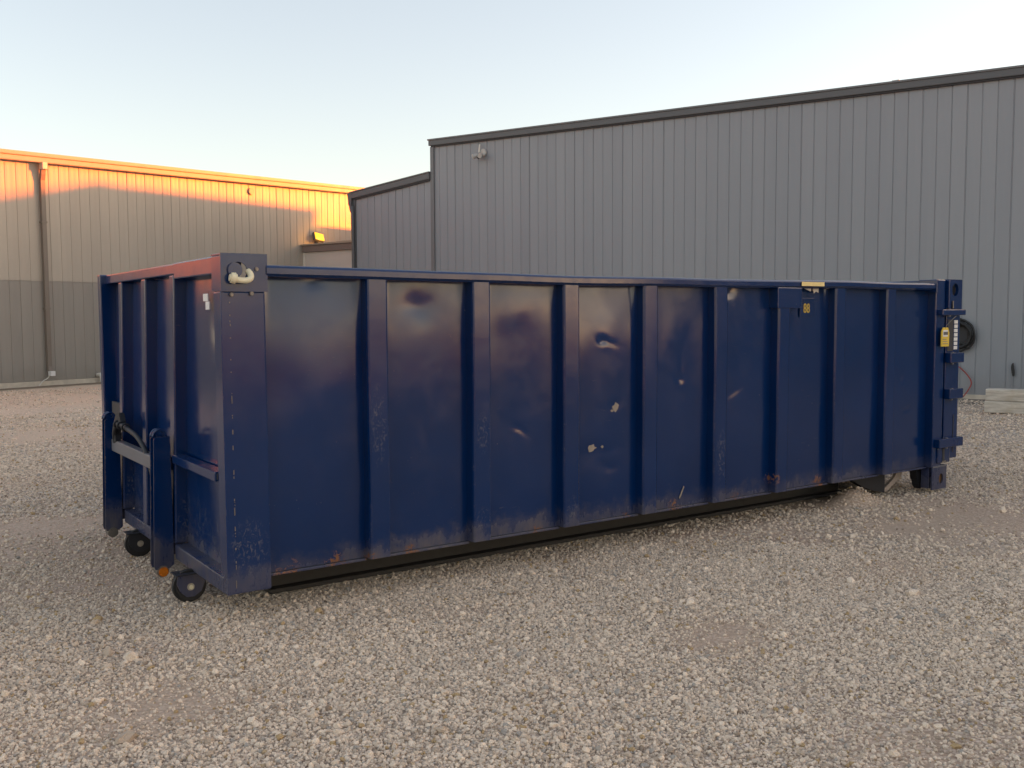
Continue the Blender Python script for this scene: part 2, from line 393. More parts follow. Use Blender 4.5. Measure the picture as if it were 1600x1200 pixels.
# ------------------------------------------------------------------ walls from ribbed sheets
DRA = math.atan2(.94064, -.33940)          # direction of the grey wall (to the left, away)
PITCH = .2285
def sheet_mesh(name, z0, z1l, z1r, mat, wdt=PITCH):
    prof = [(0, 0), (.045, -.0015), (.10, 0), (.155, -.0015), (wdt-.020, 0), (wdt-.014, .008), (wdt-.006, .008), (wdt, 0)]
    vs_ = [(x, y, z0) for x, y in prof] + [(x, y, z1l+(z1r-z1l)*x/wdt) for x, y in prof]
    n = len(prof)
    me = bpy.data.meshes.new(name); me.from_pydata(vs_, [], [(i, i+1, n+i+1, n+i) for i in range(n-1)]); me.materials.append(mat); return me
def sheet_wall(parent, x0, x1, z0, top, mat, name='wall_sheet'):
    """top: z or function of local x; each sheet its own part"""
    n = int(round((x1-x0)/PITCH)); shared = None
    for i in range(n):
        x = x0 + i*PITCH
        if callable(top): me = sheet_mesh(name, z0, top(x), top(x+PITCH), mat)
        else:
            shared = shared or sheet_mesh(name, z0, top, top, mat); me = shared
        o = bpy.data.objects.new(name, me); COL.objects.link(o); o.parent = parent; o.location = (x, 0, 0)
        o.rotation_euler = (random.uniform(-.0008, .0008), 0, random.uniform(-.004, .004))
def slab(name, x0, x1, y0, y1, f0, f1, mat, parent, bev=0):
    """box whose bottom/top follow functions f0(x), f1(x)"""
    bm = bmesh.new(); v = []
    for x in (x0, x1):
        v.append([bm.verts.new((x, y, z)) for y, z in ((y0, f0(x)), (y1, f0(x)), (y1, f1(x)), (y0, f1(x)))])
    bm.faces.new(v[0]); bm.faces.new(v[1][::-1])
    for i in range(4): bm.faces.new((v[0][i], v[1][i], v[1][(i+1) % 4], v[0][(i+1) % 4]))
    if bev: bmesh.ops.bevel(bm, geom=list(bm.edges), offset=bev, segments=2, affect='EDGES')
    return finish(bm, name, mat, parent)

# grey warehouse: local x runs right along its front, local y goes into the building
GB = Vector((13.9925, 4.4579, 0)); GRZ = math.atan2(-.94064, .33940)
DEPTH = 6.35
wh = empty('warehouse', GB, GRZ)
tag(wh, 'tall grey metal warehouse with dark roof trim behind the container', 'building')
topz = lambda x: 5.329 - .0155*min(x, 1.0)          # top of the trim, local x = -u
XL, XM, XR = -11.62, -11.62 + PITCH*70, 30.0
sheet_wall(wh, XL, XM, .06, lambda x: topz(x)-.10, M['wall_grey'])
bm = bmesh.new()                                   # the run of sheets beyond the right edge of the picture
for i in range(int((XR-XM)/PITCH)):
    for q, (xa, ya, xb, yb) in enumerate(((0, 0, .2025, 0), (.2025, 0, .2095, .013), (.2095, .013, .2215, .013), (.2215, .013, PITCH, 0))):
        x = XM + i*PITCH; bm.faces.new([bm.verts.new(v) for v in ((x+xa, ya, .06), (x+xb, yb, .06), (x+xb, yb, 5.22), (x+xa, ya, 5.22))])
finish(bm, 'wall_run', M['wall_grey'], wh)['kind'] = 'stuff'
for xa_, xb_ in ((XL-.05, 1.0), (1.001, XR)): slab('fascia', xa_, xb_, -.075, .06, lambda x: topz(x)-.150, lambda x: topz(x)-.035, M['trim_dark'], wh, .006)
for xa_, xb_ in ((XL-.07, 1.0), (1.001, XR)): slab('drip_edge', xa_, xb_, -.095, .09, lambda x: topz(x)-.034, topz, M['trim_grey'], wh, .006)
for xa_, xb_ in ((XL, 1.0), (1.001, XR)): slab('painted_shadow', xa_, xb_, -.045, -.002, lambda x: topz(x)-.180, lambda x: topz(x)-.151, M['print'], wh)  # near-black strip painted in as the shadow under the fascia
slab('corner_trim', XL-.03, XL+.07, -.035, -.003, lambda x: .06, lambda x: topz(x)-.176, M['trim_grey'], wh)
slab('side_wall', XL-.03, XL, -.002, DEPTH, lambda x: .03, lambda x: topz(x)-.05, M['wall_grey'], wh)
for xa_, xb_ in ((XL, 1.0), (1.001, XR)): slab('back_wall', xa_, xb_, DEPTH, DEPTH+.1, lambda x: .03, lambda x: topz(x)-.05, M['wall_grey'], wh)
slab('side_wall', XR, XR+.05, -.002, DEPTH, lambda x: .03, lambda x: topz(x)-.05, M['wall_grey'], wh)
for xa_, xb_ in ((XL-.05, 1.0), (1.001, XR+.05)): slab('roof', xa_, xb_, .1, DEPTH+.1, lambda x: topz(x)-.045, lambda x: topz(x)-.012, M['roof'], wh)
slab('footing', XL, XR, -.03, .1, lambda x: -.1, lambda x: .058, M['concrete'], wh, .006)

lt = empty('lean_to', GB + Vector((math.cos(DRA)*12.88, math.sin(DRA)*12.88, 0)), GRZ)
tag(lt, 'lower grey metal lean-to with sloping roof trim and gutter corner beside the warehouse', 'building')
ltz = lambda x: 4.645 + .1065*x           # local x: -1.26 (left) .. 1.23 (right)
sheet_wall(lt, -1.255, 1.225, .06, lambda x: ltz(x)-.1, M['wall_grey'])
slab('fascia', -1.36, 1.225, -.075, .06, lambda x: ltz(x)-.17, lambda x: ltz(x)-.03, M['trim_dark'], lt, .006)
slab('drip_edge', -1.38, 1.225, -.095, .09, lambda x: ltz(x)-.029, ltz, M['trim_grey'], lt, .006)
slab('painted_shadow', -1.25, 1.225, -.05, -.002, lambda x: ltz(x)-.21, lambda x: ltz(x)-.171, M['print'], lt)  # same dark strip, standing in for shade below the lean-to fascia
slab('corner_trim', -1.29, -1.20, -.03, -.003, lambda x: .06, lambda x: ltz(x)-.172, M['trim_dark'], lt)
slab('side_wall', -1.29, -1.26, -.002, DEPTH+1, lambda x: .03, lambda x: ltz(x)-.03, M['wall_grey'], lt)
slab('back_wall', -1.26, 1.22, DEPTH, DEPTH+.1, lambda x: .03, lambda x: ltz(x)-.02, M['wall_grey'], lt)
slab('roof', -1.3, 1.22, .1, DEPTH+.1, lambda x: ltz(x)-.04, lambda x: ltz(x)-.01, M['roof'], lt)
# gutter running back along the left eave with its moulded end
zz = ltz(-1.4)
extrude_poly('gutter', [(-1.29, zz-.02), (-1.43, zz-.02), (-1.43, zz-.08), (-1.41, zz-.12), (-1.40, zz-.30), (-1.36, zz-.36), (-1.29, zz-.38)], 'y', -.08, DEPTH, M['trim_dark'], lt)
tube('downspout', smooth_path([(-1.36, -.03, zz-.3), (-1.34, -.045, zz-.40), (-1.285, -.06, zz-.50), (-1.27, -.06, zz-.62), (-1.27, -.06, .2)], 5), .042, M['trim_dark'], lt, 8)

# tan shed on the left: local x along its front to the right/away, local y into the building
TB = Vector((2.1137, 18.0363, 0)); TRZ = math.atan2(.33940, .94064)
ts = empty('shed', TB, TRZ)
tag(ts, 'long tan metal shed on the left, its top edge lit orange', 'building')
tz = lambda x: 4.824 + .0315*x
TX0, TX1 = -9.14, -9.14 + PITCH*106
sheet_wall(ts, TX0, TX1, 2.195, lambda x: tz(x)-.12, M['wall_tan'])
sheet_wall(ts, TX0, TX1, .10, 2.190, M['wall_taupe'], 'wainscot_sheet')
slab('gutter', TX0, TX1, -.17, .05, lambda x: tz(x)-.19, lambda x: tz(x)-.085, M['trim_tan'], ts, .01)
slab('drip_edge', TX0, TX1, -.205, .07, lambda x: tz(x)-.082, tz, M['trim_tan'], ts, .01)
slab('roof', TX0, TX1, .07, 14, lambda x: tz(x)-.05, lambda x: tz(x)-.012, M['roof'], ts)
slab('back_wall', TX0, TX1, 14, 14.1, lambda x: .03, lambda x: tz(x)-.06, M['wall_tan'], ts)
slab('side_wall', TX0-.03, TX0, 0, 14, lambda x: .03, lambda x: tz(x)-.06, M['wall_tan'], ts)
slab('side_wall', TX1, TX1+.03, 0, 14, lambda x: .03, lambda x: tz(x)-.06, M['wall_tan'], ts)
slab('footing', TX0, TX1, -.10, .08, lambda x: -.1, lambda x: .095, M['concrete'], ts, .012)
dsp = empty('downspout', (.05, 0, 0)); dsp.parent = ts
bm = bmesh.new()
bm_box(bm, -.05, .06, -.20, -.06, 4.50, 4.645, bev=.008)
finish(bm, 'outlet_box', simple('pale_outlet_box', (.62, .55, .42), .4, var=.05), dsp)
bm = bmesh.new()
prof = [(-.045, -.10), (.045, -.10), (.045, -.022), (-.045, -.022)]
rows = [(4.52, -.05), (4.40, -.03), (4.28, 0), (.40, 0), (.30, -.02), (.22, -.10)]
rings = [[bm.verts.new((x, y+dy, z)) for x, y in prof] for z, dy in rows]
for a, b in zip(rings, rings[1:]):
    for i in range(4): bm.faces.new((a[i], a[(i+1) % 4], b[(i+1) % 4], b[i]))
bm.faces.new(rings[0]); bm.faces.new(rings[-1][::-1])
finish(bm, 'pipe', M['brown_pipe'], dsp)
box('outlet_lip', -.05, .05, -.215, -.10, .20, .30, M['white'], dsp, .006)
for z in (3.4, 1.6): box('strap', -.06, .06, -.106, -.004, z, z+.035, M['brown_pipe'], dsp, .002)
# bits along its foot
def t2w(x, y, z): return Vector((TB.x + x*math.cos(TRZ) - y*math.sin(TRZ), TB.y + x*math.sin(TRZ) + y*math.cos(TRZ), z))
tag(tube('cable', smooth_path([t2w(.05, -.115, .26), t2w(-.02, -.12, .16), t2w(-.14, -.14, .10), t2w(-.26, -.2, .01)], 6), .010, M['pvc'], None, 8), 'thin white cable hanging at the foot of the tan shed downspout', 'cable')
tag(tube('pipe_elbow', smooth_path([t2w(1.16, -.03, .16), t2w(1.15, -.16, .17), t2w(1.13, -.24, .11), t2w(1.12, -.26, .02)], 6), .040, M['pvc'], None, 12), 'white pipe elbow at the shed footing beside the container end', 'pipe')
bm = bmesh.new(); bm_cyl(bm, t2w(5.55, -.05, 4.62), t2w(5.55, .0, 4.62), .09, n=20, bev=.01); 
tag(finish(bm, 'vent_cap', M['trim_tan']), 'small round vent cap high on the orange lit shed wall', 'vent')

# off-white connector between shed and lean-to
cn = empty('connector_building', t2w(7.3, 0, 0), GRZ)
tag(cn, 'low off-white connector building with brown roof edge between shed and lean-to', 'building')
box('wall', .02, 5.2, 0, 3.0, .0, 3.16, M['white_wall'], cn, .004)
box('corner_board', -.02, .06, -.02, .05, .0, 3.16, M['pvc'], cn, .004)
box('fascia', .03, 5.2, -.07, .02, 3.165, 3.335, M['brown_trim'], cn, .006)
extrude_poly('roof', [(-.06, 3.34), (5.2, 3.34), (5.2, 3.44), (-.06, 3.37)], 'y', -.11, 3.0, M['trim_tan'], cn)
bar = empty('floodlight', t2w(7.72, -.10, 3.44)); bar.rotation_euler = (0, 0, TRZ)
tag(bar, 'lit orange floodlight above the off-white connector roof', 'lamp')
mt = Matrix.Translation((0, -.08, .17)) @ Matrix.Rotation(R(-24), 4, 'X') @ Matrix.Rotation(R(10), 4, 'Y')
box('housing', -.165, .165, 0, .09, -.115, .115, M['trim_dark'], bar, .015, 2, mt)
box('lens', -.15, .15, -.018, -.001, -.10, .10, M['glow'], bar, .006, 2, mt)
box('bracket', -.02, .02, -.05, .09, 0, .10, M['trim_dark'], bar, .004)

pl = bpy.data.lights.new('floodlight_glow', 'POINT'); pl.energy = 3.0; pl.color = (1, .42, .06); pl.shadow_soft_size = .1
plo = bpy.data.objects.new('floodlight_glow', pl); COL.objects.link(plo); plo.parent = bar; plo.location = (0, -.22, .14)
# ------------------------------------------------------------------ things on and before the grey wall
def g2w(u, y, z):        # u: along wall to the left from GB (as measured), y: into building
    return Vector((GB.x - u*math.cos(GRZ) - y*math.sin(GRZ), GB.y - u*math.sin(GRZ) + y*math.cos(GRZ), z))
wl = empty('wall_light', g2w(10.13, 0, 5.02), GRZ)
tag(wl, 'small pale twin floodlight with sensor on the grey wall below the roof trim', 'lamp')
cyl('base', (.02, -.05, .03), (.02, -.002, .03), .085, M['fixture'], wl, 20, .01)
cyl('arm', (-.05, -.09, .03), (-.045, -.07, .21), .018, M['pvc'], wl, 10)
tube('stem', smooth_path([(.02, -.05, .0), (-.02, -.11, -.02), (-.06, -.12, -.03)], 4), .018, M['fixture'], wl, 8)
cyl('lamp_head', (-.15, -.20, -.07), (-.07, -.10, -.02), .06, M['fixture'], wl, 16, .01, .035)
cyl('lamp_head', (.06, -.22, -.07), (.01, -.10, -.03), .055, M['fixture'], wl, 16, .01, .035)
cyl('sensor', (-.03, -.15, -.10), (-.03, -.11, -.05), .028, M['print'], wl, 12)
rh = empty('roof_hatch', g2w(1.85, .35, 5.29), GRZ)
tag(rh, 'pale low flashing strip lying on the warehouse roof edge', 'roof flashing')
box('strip', -.62, .50, -.3, .5, 0, .075, M['roof'], rh, .01, 2, Matrix.Rotation(R(.9), 4, 'Y'))
box('clip', .44, .56, -.32, .3, .02, .10, M['fixture'], rh, .008)
# coiled black hose
hz = empty('hose_coil', g2w(.23, 0, 1.06), GRZ)
tag(hz, 'coil of black hose hanging on the grey wall behind the container door', 'hose')
bm = bmesh.new()
for i in range(9):
    rr = .15 + .105*random.random(); dy = -.03 - .012*i; ph = random.random()*6
    pts = [(rr*math.cos(a)*(1+.04*math.sin(3*a+ph)), dy+.01*math.sin(2*a+ph), rr*1.04*math.sin(a)*(1+.05*math.sin(2*a+ph))-.02*random.random()) for a in [2*math.pi*k/36 for k in range(36)]]
    bm_tube(bm, pts, .017, 8, True)
finish(bm, 'coil', M['black_hose'], hz, True)
cyl('hook', (0, -.16, .16), (0, .0, .17), .02, M['trim_dark'], hz, 10)
box('back_plate', -.13, .13, -.022, -.003, -.14, .14, M['print'], hz, .01)
tag(tube('red_cable', smooth_path([g2w(.34, -.05, .62), g2w(.12, -.06, .43), g2w(.02, -.06, .27), g2w(.06, -.07, .14), g2w(.13, -.12, .02)], 6), .011, M['red'], None, 8), 'thin red cable hanging down the grey wall under the hose coil', 'cable')
hb = empty('wall_tap', g2w(-.58, 0, .06), GRZ)
tag(hb, 'black tap handle on a thin pipe low on the grey wall', 'tap')
cyl('pipe', (0, -.02, 0), (0, -.02, .36), .010, M['wall_grey'], hb, 8)
extrude_poly('handle', [(-.012, .52), (.01, .545), (.022, .48), (.034, .40), (.03, .33), (.008, .32), (-.008, .38), (-.018, .46)], 'y', -.06, -.02, M['black_hose'], hb, .004)
# stacked timbers
for i, (z0, z1, dx, lab) in enumerate(((0, .165, 0, 'lower weathered timber beam lying on gravel before the grey wall'), (.168, .335, .012, 'upper weathered timber beam stacked on another before the grey wall'))):
    o = box('timber_beam', 0+dx, 2.6, 0+dx*.5, .22, 0, z1-z0, M['wood'], None, .012)
    o.location = (11.80, 3.06, z0+.004); o.rotation_euler = (0, 0, GRZ+R(1.0))
    tag(o, lab, 'beam', 'timber beams stacked before the grey wall')

# ------------------------------------------------------------------ the container
L, W, P = 5.463, 2.44, .066
ZB, ZT, ZR, ZRB, ZPB = .151, 1.666, 1.617, .2095, .2085
S0, DS, RW = .7013, .5957, .1137
c = empty('roll_off_container')
tag(c, 'dented navy blue roll-off container on casters standing on the gravel', 'container')
pm = M['paint']
# x, z, depth (+ pushed in), size along x, size along z, tilt
DENTS = [(2.278, 1.247, .013, .030, .022, .3), (2.32, 1.235, .006, .07, .018, -.3), (2.30, 1.30, -.005, .09, .10, 0), (2.377, .86, .006, .05, .03, .5), (2.2, .60, .007, .16, .05, .1), (2.32, .52, .006, .09, .03, -.2),
         (2.914, .992, .012, .028, .022, -.4), (2.93, 1.08, .006, .02, .06, .2), (2.85, 1.2, -.007, .12, .2, 0), (1.675, .775, .006, .04, .014, -.5), (1.72, .75, .004, .03, .012, -.6),
         (1.055, 1.44, .016, .085, .075, 0), (.488, 1.55, .012, .05, .035, 0), (.46, 1.08, -.006, .09, .16, .3), (5.27, .90, .009, .022, .022, 0), (5.33, .665, .008, .04, .014, .2),
         (3.35, 1.53, .011, .05, .035, .2), (3.40, .90, .006, .10, .025, .2), (3.30, 1.15, -.006, .12, .2, 0), (4.0, 1.30, .008, .06, .14, .2), (4.45, 1.50, -.006, .1, .08, 0), (4.5, 1.38, .006, .12, .05, .3),
         (2.3, .35, -.006, .14, .12, 0), (1.7, 1.42, -.008, .16, .10, .2), (1.65, .4, .005, .15, .2, 0), (4.0, .62, .006, .10, .14, 0)]
DENTS = [(dx-(.028+.0148*(dx-.45)),)+tuple(q) for dx, *q in DENTS]
def dent(x, z):
    h = .0085*noise.noise(Vector((x*1.9, z*1.5, 3.3))) + .003*noise.noise(Vector((x*5, z*4.2, 9.1)))
    wx = x + .018*noise.noise(Vector((x*9, z*9, 1.7))); wz = z + .018*noise.noise(Vector((x*9, z*9, 6.2)))
    for dx, dz, a, sx, sz, t in DENTS:
        u, v = (wx-dx), (wz-dz); p_ = (u*math.cos(t)+v*math.sin(t))/sx; q_ = (-u*math.sin(t)+v*math.cos(t))/sz
        d2 = p_*p_+q_*q_
        if d2 < 12: h += a*math.exp(-d2)
    return h
def panel_grid(name, x0, x1, z0, z1, f, mat, parent, nx=40, nz=110, thick=.004):
    """upright sheet in XZ at y=f(x,z) (outer face), real thickness"""
    bm = bmesh.new(); g = []
    for j in range(nz+1):
        z = z0 + (z1-z0)*j/nz
        g.append([bm.verts.new((x0+(x1-x0)*i/nx, f(x0+(x1-x0)*i/nx, z), z)) for i in range(nx+1)])
    for j in range(nz):
        for i in range(nx): bm.faces.new((g[j][i], g[j][i+1], g[j+1][i+1], g[j+1][i]))
    me = bpy.data.meshes.new(name); bm.to_mesh(me); bm.free()
    o = link(name, me, mat, parent, True)
    return o
edges = [.2] + sum([[S0+i*DS, S0+i*DS+RW] for i in range(8)], []) + [L+.03]
for i in range(9):
    x0, x1 = edges[2*i]-.004, edges[2*i+1]+.004
    def f(x, z, x0=x0, x1=x1, i=i):
        e = min(1, min(x-x0, x1-x)/.05, (z-ZPB)/.05); e = max(0, e); e = e*e*(3-2*e)
        b = math.sin(math.pi*(x-x0)/(x1-x0))*.006*((i*7 % 5)-1.6)*.5*math.sin(math.pi*min(1, (z-.19)/1.3))
        t = max(0, (z-1.20)/.40); u = (x-x0)/(x1-x0)      # sheet draws in under the rail, unevenly from bay to bay
        b += .013*t*t*(.75+.35*math.sin(i*2.3+1))*(1-.55*math.exp(-((u-.5-.22*math.sin(i*1.9))/.22)**2)*(1-t*.6))
        return P + (.42*dent(x, z)+b)*e
    panel_grid('side_panel', x0, x1, ZPB, 1.600, f, pm, c)
    panel_grid('side_panel', x0, x1, ZPB, 1.600, lambda x, z: W-P+.004*noise.noise(Vector((x*2, z*2, 20))), pm, c, 8, 16)
def rib_mesh(x0, y0, y1, seed, z0=ZRB, z1=1.568):
    bm = bmesh.new(); n = 14; rings = []
    ch = .012
    sg = 1 if y1 > y0 else -1
    for j in range(n+1):
        z = z0 + (z1-z0)*j/n
        dx = .005*noise.noise(Vector((seed*3.1, z*2.5, 0))); dy = .004*noise.noise(Vector((seed*1.7, z*2.2, 5)))
        rings.append([bm.verts.new(q) for q in ((x0+dx, y1, z), (x0+dx, y0+dy+ch*sg, z), (x0+dx+ch*.35, y0+dy+ch*.3*sg, z), (x0+dx+ch, y0+dy, z), (x0+RW+dx-ch, y0+dy, z), (x0+RW+dx-ch*.35, y0+dy+ch*.3*sg, z), (x0+RW+dx, y0+dy+ch*sg, z), (x0+RW+dx, y1, z))])
    for a, b in zip(rings, rings[1:]):
        for k in range(7): bm.faces.new((a[k], a[k+1], b[k+1], b[k]))
    bm.faces.new(rings[0]); bm.faces.new(rings[-1][::-1])
    return bm
for i in range(8):
    x0 = S0+i*DS
    finish(rib_mesh(x0, 0, P+.02, i), 'side_rib', pm, c)
    finish(rib_mesh(x0, W, W-P-.02, i+20), 'side_rib', pm, c)
# top rails, slightly sagging
def rail(y0, y1, sag):
    bm = bmesh.new(); n = 30; rings = []
    for j in range(n+1):
        x = .205 + (L+.02-.205)*j/n; t = j/n
        s = -sag*math.sin(math.pi*min(1, t*1.25))+.007*noise.noise(Vector((x*1.3, y0, 2))); dy = .006*noise.noise(Vector((x*.8, y0, 7)))
        z0, z1, b = 1.570+s, ZR+s+.004, .013
        rings.append([bm.verts.new((x, y+dy, z)) for y, z in ((y0+b, z0), (y1-b, z0), (y1, z0+b), (y1, z1-b), (y1-b*.3, z1-b*.3), (y1-b, z1), (y0+b, z1), (y0+b*.3, z1-b*.3), (y0, z1-b), (y0, z0+b))])
    for a, b_ in zip(rings, rings[1:]):
        for k in range(10): bm.faces.new((a[k], a[(k+1) % 10], b_[(k+1) % 10], b_[k]))
    bm.faces.new(rings[0]); bm.faces.new(rings[-1][::-1])
    return finish(bm, 'top_rail', pm, c, False)
rail(-.012, .14, .012); rail(W-.14, W+.012, .008)
box('floor', .13, L+.1, P+.004, W-P-.004, .194, .207, M['dark_under'], c, .003)
for y0, y1 in ((P-.022, P-.006), (W-P+.006, W-P+.022)):
    for i in range(9): box('bottom_flange', edges[2*i]+.002, edges[2*i+1]-.002, y0, y1, .196, .2075, pm, c, .002)
for i in range(10): box('cross_member', .3+i*.52, .36+i*.52, .5, W-.5, .120, .193, M['dark_under'], c, .003)
for ys in (.46, W-.46):
    bm = bmesh.new(); bm_box(bm, .34, 4.95, ys-.012, ys+.012, .03, .193); bm_box(bm, .34, 4.95, ys-.06, ys+.06, .004, .027, bev=.003); bm_box(bm, .34, 4.95, ys-.05, ys+.05, .175, .1925)
    finish(bm, 'skid_rail', simple('skid_rusted_steel', (.03, .026, .023), .65, var=.5, scale=14), c)
# rear roller guards and their braces
for ys in (.20, W-.25):
    extrude_poly('roller_guard', [(4.70, .193), (4.80, .14), (4.92, .085), (5.04, .045), (5.17, .018), (5.185, .018), (5.185, .193)], 'y', ys, ys+.05, M['dark_under'], c)
    extrude_poly('brace', [(5.19, .018), (5.24, .02), (5.42, .115), (5.44, .17), (5.36, .17), (5.33, .115), (5.19, .042)], 'y', ys+.01, ys+.035, M['tan_brace'], c, .004)
    extrude_poly('bump_stop', [(5.46, .193), (5.475, .10), (5.49, .09), (5.50, .05), (5.53, .02), (5.56, .05), (5.60, .06), (5.60, .193)], 'y', ys-.085, ys-.03, M['dark_under'], c)

# corner posts at the hooked end
def corner_post(y0, y1, face):
    s = 1 if face > 0 else -1
    p = empty('corner_post'); p.parent = c
    bm = bmesh.new(); bm_box(bm, .006, .200, min(y0, y1), max(y0, y1), ZB, 1.502, bev=.008, seg=2)
    finish(bm, 'post_body', pm, p)
    yo = y0; 
    if s > 0: plate_hole('lifting_plate', 0, .211, 1.500, 1.668, .079, 1.590, .040, yo-.006, yo, pm, p)
    else: plate_hole('lifting_plate', 0, .211, 1.500, 1.668, .079, 1.590, .040, yo, yo+.010, pm, p)
    box('post_cap', .0, .205, min(y0, y1)+.001, max(y0, y1), 1.658, 1.6665, pm, p, .002)
    box('post_back', .195, .204, min(y0, y1)+.001, max(y0, y1), 1.503, 1.656, pm, p, .002)
    box('post_web', .001, .010, min(y0, y1)+.002, max(y0, y1), 1.503, 1.656, pm, p, .002)
    return p
cp = corner_post(0, .125, 1)
box('corner_post', 0, .2, W-.07, W, ZB, 1.6655, pm, c, .008)
box('edge_strip', -.0015, .018, .000, .056, ZB, 1.50, pm, cp, .004)
bm = bmesh.new(); z = .18
while z < 1.45:
    l_ = random.choice((.004, .006, .01, .02, .035)); bm_box(bm, .036+random.uniform(-.001, .001), .0385+random.uniform(0, .0015), -.002, .001, z, z+l_); z += l_ + random.choice((.004, .008, .02, .05, .09))
finish(bm, 'chipped_weld', M['bare_rim'], cp)
cyl('cover_disc', (.062, -.016, 1.594), (.062, -.0105, 1.594), .033, pm, cp, 28, .002)
# cream pin: knob, shank, bent tip
pn = tube('locking_pin', smooth_path([(.052, -.03, 1.553), (.080, -.034, 1.5485), (.105, -.034, 1.549), (.124, -.03, 1.558), (.128, -.02, 1.577), (.122, -.004, 1.592)], 7), .0135, M['cream'], cp, 14)
bm = bmesh.new(); bm_cyl(bm, (.030, -.030, 1.560), (.062, -.033, 1.556), .022, .026, 20, .007); finish(bm, 'pin_knob', M['cream'], cp)
for bx_, bz_ in ((.045, 1.487), (.135, 1.492), (.16, 1.60)): cyl('bolt', (bx_, -.014, bz_), (bx_, .0, bz_), .009, M['bare_rim'], cp, 10, .002)

# hooked end: panels, ribs and beams
DE = .066
def end_panel(y0, y1, seed, dents=()):
    bm = bmesh.new(); ny_, nz_ = 20, 44; g = []
    for j in range(nz_+1):
        z = .20 + 1.41*j/nz_; row = []
        for i in range(ny_+1):
            y = y0+(y1-y0)*i/ny_
            e = max(0, min(1, min(y-y0, y1-y)/.05)); h = .006*noise.noise(Vector((y*2+seed, z*1.7, 1)))*e
            for a, b, am, s in dents: h += am*e*math.exp(-((y-a)**2+(z-b)**2)/(s*s))
            row.append(bm.verts.new((DE+h, y, z)))
        g.append(row)
    for j in range(nz_):
        for i in range(ny_): bm.faces.new((g[j][i], g[j][i+1], g[j+1][i+1], g[j+1][i]))
    me = bpy.data.meshes.new('end_panel'); bm.to_mesh(me); bm.free(); link('end_panel', me, pm, c, True)
end_panel(.05, .835, 0, ((.30, 1.33, .012, .10), (.5, .75, -.006, .2)))
end_panel(.905, 1.395, 2); end_panel(1.47, 1.945, 4); end_panel(2.012, 2.40, 6, ((2.2, 1.0, .01, .15),))
for y0, y1 in ((.83, .91), (1.39, 1.473), (1.94, 2.016)):
    box('end_rib', .001, DE+.02, y0, y1, .225, 1.604, pm, c, .008)
box('end_beam', -.004, DE+.02, .058, .808, 1.582, 1.664, pm, c, .007)
box('end_beam', .002, DE+.02, .814, W-.058, 1.606, 1.662, pm, c, .007)
box('end_sill', -.002, DE+.01, .058, .83, .148, .224, M['paint'], c, .008)
box('end_sill', .004, DE+.01, .92, 1.935, .148, .224, M['paint'], c, .008)
box('end_sill', -.002, DE+.01, 2.02, W-.058, .148, .224, M['paint'], c, .008)
box('side_bar', -.004, .060, .136, .826, .645, .690, pm, c, .006)
box('bar_end_plug', .004, .052, .128, .1355, .652, .683, M['print'], c, .003)
box('side_bar', -.004, .060, 2.02, W-.136, .645, .690, pm, c, .006)
for o in list(c.children):                       # the end frame leans in a little towards its top
    if o.name.split('.')[0] in ('end_panel', 'end_rib', 'end_beam'):
        for v in o.data.vertices: v.co.x += .030*max(0, (v.co.z-.2)/1.4)**1.6
# hook brackets
for y0, y1, amb in ((.838, .915, True), (1.945, 2.02, False)):
    b = empty('hook_bracket'); b.parent = c
    bm = bmesh.new()
    pts = [(-.088, .775), (-.082, .785), (-.006, .785), (-.003, .118), (-.03, .100), (-.098, .100), (-.104, .12)]
    # channel: two cheeks and a web
    finish(bm, 'web', pm, b) if False else bm.free()
    extrude_poly('cheek', pts, 'y', y0, y0+.012, pm, b, .003)
    extrude_poly('cheek', pts, 'y', y1-.012, y1, pm, b, .003)
    box('web', -.05, -.030, y0+.013, y1-.013, .11, .78, pm, b, .002)
    cyl('roller', (-.062, y0-.006, .090), (-.062, y1+.006, .090), .030, M['bare_rim'], b, 22, .004)
    if amb: cyl('marker_lens', (-.062, y0-.020, .090), (-.062, y0-.0065, .090), .024, M['amber'], b, 22, .004)
    for k, yy in enumerate((y0+.02, y1-.02)):
        tube('pin_loop', [(-.055+.032*math.cos(a), yy, .78+.038*math.sin(a)) for a in [math.pi*q/12 for q in range(13)]], .007, pm, b, 8)
box('cross_bar', -.055, -.012, .917, 1.943, .590, .662, M['grey_scuffed'], c, .006)
hk = empty('hook_cable'); hk.parent = c
tube('hose', smooth_path([(-.05, 1.86, .66), (-.06, 1.82, .72), (-.06, 1.74, .765), (-.06, 1.62, .77), (-.055, 1.48, .755), (-.05, 1.34, .735), (-.045, 1.22, .69), (-.04, 1.14, .63), (-.04, 1.08, .56)], 6), .013, M['dark_under'], hk, 12)
for yy in (1.74, 1.66, 1.55): tube('collar', [(-.06+.020*math.cos(a), yy, .768+.020*math.sin(a)) for a in [2*math.pi*q/18 for q in range(18)]], .006, M['dark_under'], hk, 8, True)
extrude_poly('hook', [(1.90, .70), (1.86, .76), (1.78, .83), (1.70, .84), (1.66, .79), (1.70, .75), (1.76, .77), (1.82, .70), (1.80, .66), (1.88, .64)], 'x', -.06, -.03, M['dark_under'], hk, .004)
tube('drop_hose', smooth_path([(-.03, 1.10, .62), (-.02, 1.06, .50), (-.01, 1.05, .35), (.02, 1.05, .20)], 6), .018, M['grey_scuffed'], hk, 10)

